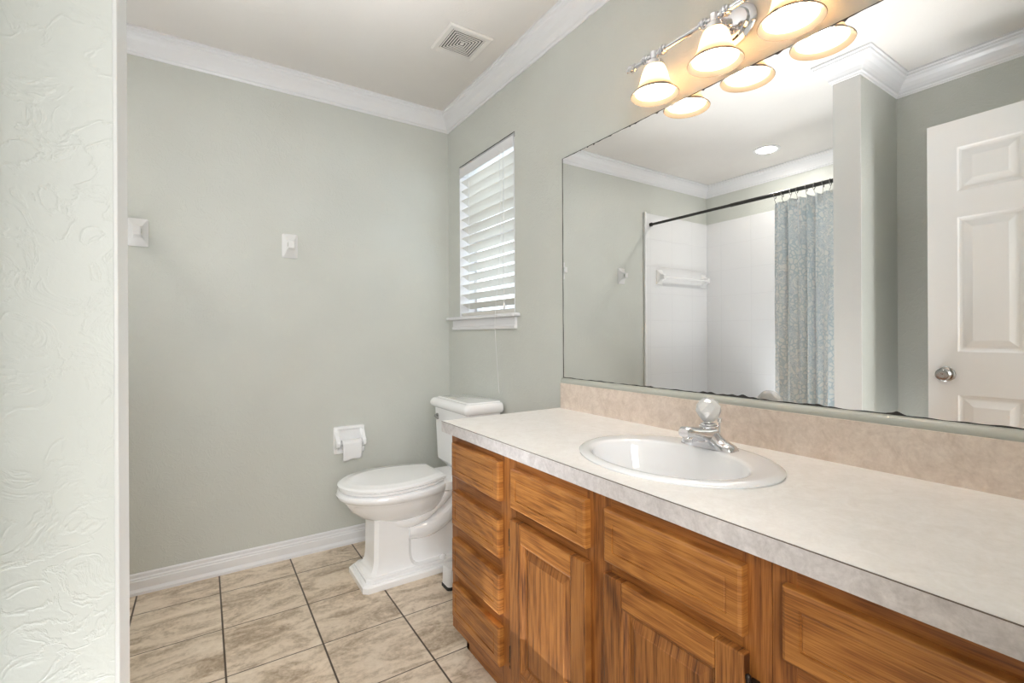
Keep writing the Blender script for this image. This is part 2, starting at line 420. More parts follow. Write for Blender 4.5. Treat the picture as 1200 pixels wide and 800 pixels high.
# mirror wall with window opening
WY0, WY1, WZ0, WZ1 = 1.884, 2.460, 1.222, 2.088
bm = bm_new(); TW = 0.13
add_box(bm, R, R + TW, -0.12, WY0, 0, CEIL); add_box(bm, R, R + TW, WY1, D, 0, CEIL)
add_box(bm, R, R + TW, WY0, WY1, 0, WZ0); add_box(bm, R, R + TW, WY0, WY1, WZ1, CEIL)
struct('wall_right', bm, M['wall'])
# hallway behind the doorway
struct('wall_hall_left', box_obj(-0.95, -0.85, -1.75, -0.12, 0, 2.44), M['hall'])
struct('wall_hall_right', box_obj(1.0, 1.1, -1.75, -0.12, 0, 2.44), M['hall'])
struct('wall_hall_end', box_obj(-0.95, 1.1, -1.85, -1.75, 0, 2.44), M['hall'])
struct('ceiling_hall', box_obj(-0.95, 1.1, -1.85, -0.12, 2.44, 2.54), M['hall'])

# crown moulding: one closed perimeter path, one mitred length per wall
PER = [(XD, 0), (XD, PY0), (PX, PY0), (PX, PY1), (XS, PY1), (XS, D), (R, D), (R, 0)]
CROWN = [(0, 0), (0.006, 0.0), (0.009, 0.008), (0.015, 0.011), (0.017, 0.020), (0.024, 0.034), (0.036, 0.050), (0.050, 0.062),
         (0.056, 0.070), (0.062, 0.073), (0.064, 0.082), (0.070, 0.085), (0.070, 0.095), (0, 0.095)]
BASE = [(0, 0), (0.021, 0), (0.021, 0.012), (0.013, 0.024), (0.013, 0.056), (0.010, 0.060), (0.010, 0.066), (0.006, 0.071), (0.006, 0.083), (0.002, 0.089), (0, 0.089)]
def inward(a, b):
    d = Vector((b[0] - a[0], b[1] - a[1])).normalized()
    return Vector((d.y, -d.x))
def moulding(path, i, prof, z0):
    n = len(path); p0, p1 = path[i], path[(i + 1) % n]; pp, pn = path[i - 1], path[(i + 2) % n]
    na = inward(pp, p0); nb = inward(p0, p1); nc = inward(p1, pn)
    def off(p, u, v, t):
        m = (u + v); m = m / (1 + u.dot(v)); return (p[0] + m.x * t, p[1] + m.y * t)
    r0 = [(*off(p0, na, nb, t), z0 + z) for t, z in prof]; r1 = [(*off(p1, nb, nc, t), z0 + z) for t, z in prof]
    return add_loft(bm_new(), [r0, r1])
names = ['left', 'partition_front', 'partition_end', 'partition_shower', 'far_left', 'back', 'right', 'front']
for i in range(8):
    struct('trim_%d' % (i + 2), moulding(PER, i, CROWN, CEIL - 0.095), M['trim'], label='white crown moulding')
# baseboards
def base_run(name, a, b):
    nb = inward(a, b)
    r0 = [(a[0] + nb.x * t, a[1] + nb.y * t, z) for t, z in BASE]; r1 = [(b[0] + nb.x * t, b[1] + nb.y * t, z) for t, z in BASE]
    struct(name, add_loft(bm_new(), [r0, r1]), M['trim'])
base_run('baseboard_back', (-0.50, D), (R, D))
base_run('baseboard_right', (R, D - 0.02), (R, 1.52))
base_run('baseboard_left', (XD, 0.0), (XD, PY0))
base_run('baseboard_partition', (XD + 0.02, PY0), (PX - 0.006, PY0))

# ------------------------------------------------------------------ window with sill, sash and blind
win = struct('window_1', box_obj(R + 0.095, R + 0.125, WY0, WY1, WZ1 - 0.03, WZ1), M['trim'], label='white framed window')
bm = bm_new()
add_box(bm, R + 0.095, R + 0.125, WY0, WY0 + 0.03, WZ0, WZ1 - 0.03); add_box(bm, R + 0.095, R + 0.125, WY1 - 0.03, WY1, WZ0, WZ1 - 0.03)
add_box(bm, R + 0.095, R + 0.125, WY0 + 0.03, WY1 - 0.03, WZ0, WZ0 + 0.035); add_box(bm, R + 0.090, R + 0.125, WY0 + 0.03, WY1 - 0.03, 1.655, 1.695)
struct('sash', bm, M['trim'], win)
struct('pane', box_obj(R + 0.108, R + 0.111, WY0 + 0.03, WY1 - 0.03, WZ0 + 0.035, WZ1 - 0.03), M['glass'], win)
bm = bm_new()
add_box(bm, R - 0.002, R + 0.095, WY0 - 0.0, WY0 + 0.004, WZ0, WZ1); add_box(bm, R - 0.002, R + 0.095, WY1 - 0.004, WY1, WZ0, WZ1); add_box(bm, R, R + 0.095, WY0, WY1, WZ1 - 0.004, WZ1)
struct('jamb', bm, M['trim'], win)
bm = bm_new(); add_box(bm, R - 0.042, R + 0.0, 1.838, 2.566, WZ0 - 0.018, WZ0, bevel=0.006, seg=3); add_box(bm, R - 0.001, R + 0.095, WY0, WY1, WZ0 - 0.018, WZ0)
struct('window_sill', bm, M['trim'], win)
rg = [(R, 0.0), (R - 0.016, 0.0), (R - 0.018, 0.012), (R - 0.012, 0.02), (R - 0.014, 0.055), (R, 0.055)]
bm = add_loft(bm_new(), [[(x, 1.868, 1.148 + z) for x, z in rg], [(x, 2.532, 1.148 + z) for x, z in rg]])
struct('apron', bm, M['trim'], win)

bl = thing('window_blind', 'cream slatted horizontal blind hanging in the small window', 'blind', (R + 0.03, 2.17, WZ0))
BY0, BY1 = WY0 + 0.007, WY1 - 0.007
obj('gap_shadow', (lambda b: (add_box(b, R - 0.0012, R - 0.0002, WY0 - 0.003, WY1 + 0.004, WZ1 - 0.001, WZ1 + 0.0035), add_box(b, R - 0.0012, R - 0.0002, WY0 - 0.003, WY0, WZ1 - 0.022, WZ1), add_box(b, R - 0.0012, R - 0.0002, WY1 + 0.001, WY1 + 0.004, WZ1 - 0.04, WZ1), b)[-1])(bm_new()), M['dark'], bl)  # shadow around the valance top, put in as thin dark strips
obj('headrail', box_obj(R + 0.004, R + 0.058, BY0, BY1, 2.035, 2.078, bevel=0.002), M['white'], bl)
obj('valance', box_obj(R - 0.006, R + 0.002, BY0, BY1, 2.022, 2.076, bevel=0.002), M['trim'], bl)
PITCH = 0.0545
for k in range(14):
    zc = 1.990 - k * PITCH; phi = math.radians(27); hw = 0.0285; cx = R + 0.031
    bm = bm_new(); rings = []
    prof = []
    for s in (-1, -0.5, 0, 0.5, 1):     # slight crown in the slat
        prof.append((s * hw, 0.0026 + 0.0016 * (1 - s * s)))
    prof += [(s * hw, 0.0016 * (1 - s * s) - 0.0004) for s in (1, 0.5, 0, -0.5, -1)]
    rr = []
    for u, w in prof:                    # u>0 is outwards (+X); inner edge high
        rr.append((cx + u * math.cos(phi) + w * math.sin(phi), zc - u * math.sin(phi) + w * math.cos(phi)))
    add_loft(bm, [[(x, BY0, z) for x, z in rr], [(x, BY1, z) for x, z in rr]])
    obj('slat', bm, M['slat'], bl)
obj('bottom_rail', box_obj(R + 0.006, R + 0.056, BY0, BY1, WZ0 + 0.003, WZ0 + 0.022, bevel=0.003), M['slat'], bl)
bm = bm_new()
for yy in (BY0 + 0.10, BY1 - 0.10):
    for xx in (R + 0.001, R + 0.061):
        add_box(bm, xx - 0.0006, xx + 0.0006, yy - 0.0015, yy + 0.0015, WZ0 + 0.02, 2.03)
obj('ladder_tape', bm, M['white'], bl)
bm = bm_new(); add_tube(bm, smooth_path([(R - 0.009, 2.005, 2.04), (R - 0.0105, 2.000, 1.6), (R - 0.046, 1.993, 1.225), (R - 0.047, 1.990, 1.1), (R - 0.030, 1.986, 0.83)], 6), 0.0011, 6)
obj('lift_cord', bm, M['white'], bl, smooth=60)
bm = bm_new(); add_tube(bm, [(R - 0.010, 1.965, 2.04), (R - 0.012, 1.963, 1.275)], 0.0012, 6); add_lathe(bm, (R - 0.012, 1.963, 1.245), (0, 0, 1), [(0, 0.003), (0.006, 0.006), (0.022, 0.006), (0.03, 0.003)], 12)
obj('tilt_cord', bm, M['white'], bl, smooth=60)

# ------------------------------------------------------------------ shower alcove
bm = bm_new()
add_box(bm, XS + 0.0005, -0.497, D - 0.014, D - 0.0005, 0.40, 2.10, bevel=0.003)
obj_s = struct('trim_10', bm, M['surround'], label='white tiled-look shower surround panel on the back wall')
obj_s2 = struct('trim_11', box_obj(XS + 0.0005, XS + 0.014, PY1, D - 0.014, 0.40, 2.10, bevel=0.003), M['surround'], label='white tiled-look shower surround panel on the far wall')
struct('trim_12', box_obj(-0.512, -0.490, D - 0.020, D - 0.0005, 0.0, 2.106, bevel=0.004), M['white'], label='white edge strip of the shower surround')
tub = thing('bathtub', 'white alcove bathtub behind the shower curtain', 'bathtub', (-0.93, 1.83, 0))
bm = bm_new()
def rrect(cx, cy, hx, hy, z, r, n=6):
    out = []
    for sx, sy, a0 in ((1, 1, 0), (-1, 1, PI / 2), (-1, -1, PI), (1, -1, 1.5 * PI)):
        for i in range(n + 1):
            a = a0 + PI / 2 * i / n
            out.append((cx + sx * (hx - r) + r * math.cos(a), cy + sy * (hy - r) + r * math.sin(a), z))
    return out
tcx, tcy, thx, thy = (XS + 0.016 - 0.61) / 2, (PY1 + D - 0.014) / 2, (-0.61 - XS - 0.016) / 2, (D - PY1 - 0.018) / 2
add_loft(bm, [rrect(tcx, tcy, thx, thy, 0.0, 0.01), rrect(tcx, tcy, thx, thy, 0.385, 0.01), rrect(tcx, tcy, thx - 0.008, thy - 0.008, 0.395, 0.012),
              rrect(tcx, tcy, thx - 0.07, thy - 0.09, 0.395, 0.12), rrect(tcx, tcy, thx - 0.085, thy - 0.11, 0.36, 0.13), rrect(tcx, tcy, thx - 0.14, thy - 0.2, 0.08, 0.12)])
obj('basin', bm, M['porc'], tub, smooth=40)
RZ = 1.999
rod = thing('shower_rod', 'dark metal tension rod across the shower opening', 'rod', (-0.562, PY1, RZ))
bm = bm_new(); add_tube(bm, [(-0.562, PY1 + 0.004, RZ), (-0.562, 1.9, RZ + 0.006)], 0.0125, 16); add_tube(bm, [(-0.562, 1.88, RZ + 0.006), (-0.562, D - 0.016, RZ + 0.010)], 0.0105, 16)
obj('tube', bm, M['rod'], rod, smooth=50)
bm = bm_new(); add_lathe(bm, (-0.562, D - 0.0145, RZ + 0.010), (0, -1, 0), [(0, 0.016), (0.016, 0.016), (0.02, 0.012)], 20); obj('end_cap', bm, M['rod'], rod, smooth=40)
bm = bm_new(); add_lathe(bm, (-0.562, PY1 + 0.0005, RZ), (0, 1, 0), [(0, 0.018), (0.016, 0.018), (0.02, 0.013)], 20); obj('end_cap', bm, M['rod'], rod, smooth=40)

cur = thing('shower_curtain', 'blue and grey patterned shower curtain gathered beside the partition', 'curtain', (-0.56, 1.34, 0.25))
CY0, CY1 = 1.10, 1.605; NU, NV = 150, 26
def cur_pt(u, v):            # u 0..1 along the rod, v 0 top .. 1 bottom
    ph = u * 2 * PI * 9.0 + 0.8 * math.sin(u * 11)
    amp = (0.016 + 0.012 * math.sin(u * 23 + 1)) * (1 - 0.15 * v) + 0.006
    x = -0.562 + amp * math.sin(ph) + 0.006 * math.sin(3.1 * ph * 0.37 + v * 3) + 0.01 * v
    y = CY0 + (CY1 - CY0) * u + 0.010 * math.sin(ph * 2 + 0.5) * (0.4 + 0.6 * v) + 0.008 * v * math.sin(u * 7)
    ztop = 1.952 - 0.010 * (0.5 + 0.5 * math.cos(u * 2 * PI * 11))
    return (x, y, ztop - v * (ztop - 0.20))
bm = bm_new(); g = [[bm.verts.new(cur_pt(i / NU, (j / NV))) for i in range(NU + 1)] for j in range(NV + 1)]
for j in range(NV):
    for i in range(NU): bm.faces.new((g[j][i], g[j][i + 1], g[j + 1][i + 1], g[j + 1][i]))
co = obj('cloth', bm, M['curtain'], cur, smooth=180)
sm = co.modifiers.new('thickness', 'SOLIDIFY'); sm.thickness = 0.0015
for k in range(12):
    u = (k + 0.12) / 11.4; x, y, z = cur_pt(min(u, 1), 0)
    yr = y + random.uniform(-0.006, 0.006)
    bm = bm_new(); add_torus(bm, (-0.562, yr, RZ - 0.004), (0.15, 1, random.uniform(-.25, .25)), 0.0195, 0.0022, 18, 6)
    add_tube(bm, smooth_path([(-0.562, yr, RZ - 0.0235), (-0.562, yr, RZ - 0.035), (x, y, z - 0.008)], 4), 0.0014, 6)
    obj('curtain_ring', bm, M['nickel'], cur, smooth=60)

tb = thing('shower_towel_bar', 'white ceramic towel bar on the tiled shower panel', 'towel bar', (-0.95, D - 0.014, 1.59))
def bracket(bm, x, y, z, s=1.0, depth=0.062):
    """flared square ceramic post standing out from a wall facing -Y"""
    prof = [(0.036, 0.060, 0.0), (0.036, 0.060, 0.005), (0.032, 0.056, 0.009), (0.024, 0.040, 0.018), (0.018, 0.026, 0.030), (0.015, 0.020, 0.044), (0.015, 0.019, depth - 0.004), (0.012, 0.016, depth)]
    rings = [[(p[0], y - d, p[2]) for p in rrect(0, 0, hx * s, hz * s, 0, min(hx, hz) * s * 0.18, 2) for p in [(x + p[0], 0, z + p[1])]] for hx, hz, d in prof]
    return add_loft(bm, rings)
for bx in (-0.665, -1.255): obj('bracket', bracket(bm_new(), bx, D - 0.0145, 1.588), M['white'], tb, smooth=25)
bm = bm_new(); add_tube(bm, [(-0.665, D - 0.062, 1.588), (-1.255, D - 0.062, 1.588)], 0.0095, 16); obj('bar', bm, M['white'], tb, smooth=50)

can = thing('recessed_light', 'round recessed ceiling light above the shower', 'ceiling light', (-0.89, 1.827, CEIL))
bm = bm_new(); add_lathe(bm, (-0.89, 1.827, CEIL), (0, 0, -1), [(0, 0.088), (0.004, 0.088), (0.007, 0.080), (0.005, 0.064), (0.0, 0.060)], 40); obj('trim_ring', bm, M['white'], can, smooth=40)
bm = bm_new(); add_lathe(bm, (-0.89, 1.827, CEIL), (0, 0, -1), [(0.0005, 0.058), (0.007, 0.056), (0.011, 0.035), (0.012, 0.001)], 32); obj('lens', bm, M['can'], can, smooth=60)

# ------------------------------------------------------------------ the open door
DX = -0.235; DY0, DY1 = 0.045, 0.752; DZ0, DZ1 = 0.012, 2.035
def ring_rect(x, y0, y1, z0, z1): return [(x, y0, z0), (x, y1, z0), (x, y1, z1), (x, y0, z1)]
door = None
bm = bm_new()
ys = [DY0, DY0 + 0.10, DY0 + 0.304, DY0 + 0.403, DY1 - 0.10, DY1]
rows = [(0.20, 0.849), (1.034, 1.614), (1.725, 1.916)]
cols = [(ys[1], ys[2]), (ys[3], ys[4])]
def slab_face(bm, x, s):
    """door face at x looking along s*X: flat grid with raised panels set in"""
    yy = sorted({DY0, DY1, *[c for p in cols for c in p]}); zz = sorted({DZ0, DZ1, *[c for p in rows for c in p]})
    for a, b in zip(yy, yy[1:]):
        for c, d in zip(zz, zz[1:]):
            if (a, b) in cols and (c, d) in rows:
                rr = [ring_rect(x, a, b, c, d)]
                for ins, dep in ((0.006, 0.004), (0.014, 0.0065), (0.020, 0.0065), (0.046, 0.0005), (0.048, 0.0)):
                    rr.append(ring_rect(x - s * dep, a + ins, b - ins, c + ins, d - ins))
                add_loft(bm, rr, False, True)
            else:
                bm.faces.new([bm.verts.new(p) for p in ring_rect(x, a, b, c, d)])
slab_face(bm, DX, 1); slab_face(bm, DX - 0.035, -1)
for a, b in (((DY0, DZ0), (DY1, DZ0)), ((DY1, DZ0), (DY1, DZ1)), ((DY1, DZ1), (DY0, DZ1)), ((DY0, DZ1), (DY0, DZ0))):
    bm.faces.new([bm.verts.new(p) for p in ((DX, *a), (DX, *b), (DX - 0.035, *b), (DX - 0.035, *a))])
bmesh.ops.remove_doubles(bm, verts=bm.verts, dist=1e-5)
door = struct('door_1', bm, M['door'], label='white six-panel door standing open, seen in the mirror')
def knob(bm, x, y, z, s):
    add_lathe(bm, (x, y, z), (s, 0, 0), [(0, 0.032), (0.005, 0.032), (0.010, 0.026), (0.012, 0.012), (0.022, 0.011), (0.028, 0.017), (0.036, 0.026), (0.045, 0.027), (0.052, 0.022), (0.054, 0.010), (0.052, 0.001)], 32)
bm = bm_new(); knob(bm, DX, 0.69, 0.935, 1); o = struct('door_knob', bm, M['nickel'], door, smooth=35, label='brushed metal knob')
bm = bm_new(); knob(bm, DX - 0.035, 0.70, 0.935, -1); struct('door_knob', bm, M['nickel'], door, smooth=35, label='brushed metal knob')
bm = bm_new()
for z in (0.25, 1.02, 1.82): add_tube(bm, [(DX - 0.005, 0.038, z - 0.045), (DX - 0.005, 0.038, z + 0.045)], 0.006, 12)
struct('hinge', bm, M['nickel'], door, smooth=50)
# casing round the doorway, room side
bm = bm_new()
add_box(bm, -0.31, -0.262, 0.0, 0.014, 0, 2.10, bevel=0.003); add_box(bm, 0.49, 0.545, 0.0, 0.014, 0, 2.10, bevel=0.003); add_box(bm, -0.31, 0.545, 0.0, 0.014, 2.055, 2.11, bevel=0.003)
struct('trim_13', bm, M['trim'], label='white door casing')

# ------------------------------------------------------------------ mirror
MY0, MY1, MZ0, MZ1 = 0.004, 1.518, 0.938, 1.843
mir = obj('wall_mirror', box_obj(R - 0.006, R - 0.0005, MY0, MY1, MZ0, MZ1), M['mirror'])
tag(mir, 'large frameless wall mirror with blackened edges above the vanity', 'mirror')
def edge_strip(pts, wfun, along):
    bm = bm_new(); n = len(pts) - 1
    a = [bm.verts.new((R - 0.0066, y, z)) for y, z in pts]; b = []
    for i, (y, z) in enumerate(pts):
        w = wfun(i / n); b.append(bm.verts.new((R - 0.0066, y + along[0] * w, z + along[1] * w)))
    c = [bm.verts.new((R - 0.0055, v.co.y, v.co.z)) for v in a]
    for i in range(n):
        bm.faces.new((a[i], a[i + 1], b[i + 1], b[i])); bm.faces.new((a[i], c[i], c[i + 1], a[i + 1]))
    return bm
rs = random.Random(3)
blobs = [(rs.random() ** 0.6, rs.uniform(0.0008, 0.003), rs.uniform(0.002, 0.007)) for _ in range(16)]
def w_top(t):
    w = 0.0022 + 0.0006 * math.sin(t * 61) + 0.0004 * math.sin(t * 207)
    for c, s, h in blobs: w += h * math.exp(-((t - c) / (s * 1.4)) ** 2) * 0.75
    return w
NP = 900
obj('worn_edge', edge_strip([(MY0 + (MY1 - MY0) * i / NP, MZ1) for i in range(NP + 1)], w_top, (0, -1)), M['edge'], mir)
obj('worn_edge', edge_strip([(MY1, MZ0 + (MZ1 - MZ0) * i / 200) for i in range(201)], lambda t: 0.0030 + 0.0006 * math.sin(t * 40), (-1, 0)), M['edge'], mir)
def w_bot(t):       # t=0 near the camera end, 1 at the far end
    w = 0.0022 + 0.0008 * math.sin(t * 53) + 0.0006 * math.sin(t * 170 + 1)
    for c, s, h in ((0.56, 0.03, 0.0075), (0.49, 0.055, 0.0065), (0.70, 0.02, 0.003), (0.36, 0.03, 0.004), (0.26, 0.012, 0.006)): w += h * max(0, 1 - abs(t - c) / s) * (0.7 + 0.3 * math.sin(t * 300))
    return w
obj('worn_edge', edge_strip([(MY0 + (MY1 - MY0) * i / NP, MZ0 + 0.0008) for i in range(NP + 1)], w_bot, (0, 1)), M['edge'], mir)
# painted ledge strip between backsplash and mirror
pr_ = [(R, 0.0), (R - 0.017, 0.0), (R - 0.0185, 0.006), (R - 0.0175, 0.012), (R - 0.012, 0.0185), (R - 0.0062, 0.021), (R, 0.021)]
struct('trim_14', add_loft(bm_new(), [[(x, 0.002, 0.9175 + z) for x, z in pr_], [(x, 1.521, 0.9175 + z) for x, z in pr_]]), M['ledge'], smooth=50, label='sage painted ledge strip under the mirror')

# ------------------------------------------------------------------ countertop with sink cut-out
CT, CTH = 0.8145, 0.037; CX0, CX1, CY_0, CY_1 = 0.703, R - 0.001, 0.002, 1.529
SX, SY, SA, SB = 0.955, 0.750, 0.250, 0.201      # sink centre, half length (Y), half width (X)
top = thing('countertop', 'cream laminate countertop with grey edge on the oak vanity', 'countertop', (0.98, 0.765, CT - CTH))
def rect_hit(a):
    dx, dy = math.cos(a), math.sin(a); ts = []
    if dx > 1e-9: ts.append((CX1 - SX) / dx)
    if dx < -1e-9: ts.append((CX0 - SX) / dx)
    if dy > 1e-9: ts.append((CY_1 - SY) / dy)
    if dy < -1e-9: ts.append((CY_0 - SY) / dy)
    t = min(ts); return SX + dx * t, SY + dy * t
angs = [2 * PI * i / 96 for i in range(96)] + [math.atan2(y - SY, x - SX) % (2 * PI) for x in (CX0, CX1) for y in (CY_0, CY_1)]
angs = sorted(set(angs))
def ell(a, ka, kb):
    dx, dy = math.cos(a), math.sin(a); t = 1 / math.sqrt((dx / kb) ** 2 + (dy / ka) ** 2); return SX + dx * t, SY + dy * t
bm = bm_new(); zb = CT - CTH
outer = [rect_hit(a) for a in angs]; hole = [ell(a, SA - 0.02, SB - 0.02) for a in angs]
add_loft(bm, [[(x, y, CT) for x, y in outer], [(x, y, CT) for x, y in hole], [(x, y, zb) for x, y in hole], [(x, y, zb) for x, y in outer]], False, False)
obj('slab', bm, M['top'], top)
bm = bm_new(); add_box(bm, CX0 - 0.0012, CX0, CY_0, CY_1 + 0.0012, zb, CT - 0.0003); add_box(bm, CX0, CX1, CY_1, CY_1 + 0.0012, zb, CT - 0.0003)
obj('edge_band', bm, M['topedge'], top)
obj('edge_seam', box_obj(CX0 - 0.0016, CX0 - 0.0002, CY_0, CY_1 + 0.001, CT - 0.0014, CT - 0.0002), plain('seam_brown', (0.16, 0.12, 0.10, 1), 0.6), top)
obj('backsplash', box_obj(R - 0.020, R - 0.001, CY_0, 1.521, CT, 0.9175, bevel=0.001), M['splash'], top)

# sink
sink = thing('bathroom_sink', 'white oval drop-in sink set in the countertop', 'sink', (SX, SY, CT))
bm = bm_new(); NA = 96
def er(ka, kb, z, dx=0.0): return [(SX + dx + kb * math.cos(2 * PI * i / NA), SY + ka * math.sin(2 * PI * i / NA), CT + z) for i in range(NA)]
BD = -0.030                                   # bowl sits towards the front
rings = [er(SA, SB, 0.0005), er(SA + 0.0005, SB + 0.0005, 0.004), er(SA - 0.003, SB - 0.003, 0.007), er(SA - 0.010, SB - 0.010, 0.0095), er(SA - 0.018, SB - 0.018, 0.0098), er(SA - 0.028, SB - 0.024, 0.0090, -0.004),
         er(0.208, 0.152, 0.0088, BD), er(0.200, 0.145, 0.0070, BD), er(0.196, 0.141, 0.002, BD), er(0.190, 0.136, -0.02, BD), er(0.178, 0.126, -0.06, BD), er(0.15, 0.106, -0.10, BD + 0.004), er(0.10, 0.072, -0.128, BD + 0.01), er(0.04, 0.035, -0.138, BD + 0.015), er(0.023, 0.023, -0.140, BD + 0.015),
         er(0.023, 0.023, -0.150, BD + 0.015), er(0.045, 0.045, -0.148, BD + 0.015), er(0.12, 0.085, -0.138, BD + 0.01), er(0.162, 0.118, -0.108, BD), er(0.19, 0.138, -0.06, BD), er(0.205, 0.150, -0.012, BD), er(SA - 0.03, SB - 0.03, 0.0, -0.004)]
add_loft(bm, rings, False, False)
obj('basin', bm, M['sink'], sink, smooth=50)
bm = bm_new(); add_lathe(bm, (SX + BD + 0.015, SY, CT - 0.146), (0, 0, 1), [(0, 0.02), (0.004, 0.022), (0.0065, 0.030), (0.009, 0.030), (0.010, 0.022), (0.006, 0.018), (0.010, 0.015), (0.012, 0.001)], 32)
obj('drain', bm, M['chrome'], sink, smooth=40)

# faucet
FX, FY, FZ = 1.098, 0.748, CT + 0.0092
fa = thing('faucet', 'chrome single-handle faucet with clear faceted knob behind the sink', 'faucet', (FX, FY, FZ))
def fell(y, z, hx, hz_, n=20, x=FX, p=2.4):
    out = []
    for i in range(n):
        t = PI * i / (n - 1); c, s = math.cos(t), math.sin(t)
        out.append((x + hx * math.copysign(abs(c) ** (2 / p), c), y, z + hz_ * abs(s) ** (2 / p)))
    return out
bm = bm_new()
secs = [(-0.076, 0.004, 0.004), (-0.075, 0.014, 0.008), (-0.068, 0.021, 0.013), (-0.052, 0.0255, 0.019), (-0.036, 0.027, 0.028), (-0.024, 0.0275, 0.040), (-0.014, 0.0275, 0.050), (0, 0.0275, 0.054)]
full = secs + [(-y, a, b) for y, a, b in reversed(secs[:-1])]
add_loft(bm, [fell(FY + y, FZ, a, b) for y, a, b in full])
obj('body', bm, M['chrome'], fa, smooth=45)
def xell(x, z, hy, hz, n=20, p=2.6): return [(x, FY + hy * math.copysign(abs(math.cos(t)) ** (2 / p), math.cos(t)), z + hz * math.copysign(abs(math.sin(t)) ** (2 / p), math.sin(t))) for t in [2 * PI * i / n for i in range(n)]]
bm = bm_new()
add_loft(bm, [xell(FX + 0.004, FZ + 0.030, 0.026, 0.024), xell(FX - 0.03, FZ + 0.034, 0.024, 0.020), xell(FX - 0.055, FZ + 0.040, 0.0205, 0.016), xell(FX - 0.078, FZ + 0.046, 0.018, 0.0135), xell(FX - 0.096, FZ + 0.048, 0.018, 0.0135), xell(FX - 0.103, FZ + 0.047, 0.014, 0.010)])
obj('spout', bm, M['chrome'], fa, smooth=45)
bm = bm_new(); add_lathe(bm, (FX - 0.086, FY, FZ + 0.040), (-0.12, 0, -1), [(0, 0.0115), (0.004, 0.013), (0.015, 0.013), (0.018, 0.011), (0.016, 0.008), (0.012, 0.001)], 24); obj('aerator', bm, M['chrome'], fa, smooth=35)
bm = bm_new(); add_lathe(bm, (FX, FY, FZ + 0.050), (0, 0, 1), [(0, 0.024), (0.005, 0.024), (0.007, 0.019), (0.010, 0.019), (0.012, 0.013), (0.022, 0.012)], 28); obj('collar', bm, M['chrome'], fa, smooth=35)
# faceted clear knob
bm = bm_new(); kz = FZ + 0.066; NF = 8
kp = [(0.0, 0.014), (0.010, 0.024), (0.026, 0.0315), (0.040, 0.030), (0.052, 0.022), (0.058, 0.012)]
for j, (hh, rr) in enumerate(kp): pass
rings = [[(FX + rr * math.cos(2 * PI * (i + 0.5 * (j % 2)) / NF), FY + rr * math.sin(2 * PI * (i + 0.5 * (j % 2)) / NF), kz + hh) for i in range(NF)] for j, (hh, rr) in enumerate(kp)]
vr = [[bm.verts.new(p) for p in r] for r in rings]
for j in range(len(vr) - 1):
    a, b = vr[j], vr[j + 1]
    for i in range(NF):
        k = (i + 1) % NF
        if j % 2 == 0: bm.faces.new((a[i], a[k], b[i])); bm.faces.new((a[k], b[k], b[i]))
        else: bm.faces.new((a[i], b[k], b[i])); bm.faces.new((a[i], a[k], b[k]))
bm.faces.new(list(reversed(vr[0]))); bm.faces.new(vr[-1])
kn = obj('knob', bm, M['acrylic'], fa); kn['label'] = 'clear faceted acrylic handle'
bm = bm_new(); add_lathe(bm, (FX, FY, kz + 0.002), (0, 0, 1), [(0, 0.008), (0.022, 0.008), (0.024, 0.010), (0.027, 0.010), (0.028, 0.001)], 16); obj('knob_core', bm, M['chrome'], kn, smooth=35)
bm = bm_new(); add_tube(bm, [(FX + 0.030, FY - 0.012, FZ), (FX + 0.030, FY - 0.012, FZ + 0.062)], 0.0025, 10); add_lathe(bm, (FX + 0.030, FY - 0.012, FZ + 0.060), (0, 0, 1), [(0, 0.003), (0.003, 0.006), (0.010, 0.006), (0.012, 0.003)], 16); obj('lift_rod', bm, M['chrome'], fa, smooth=40)

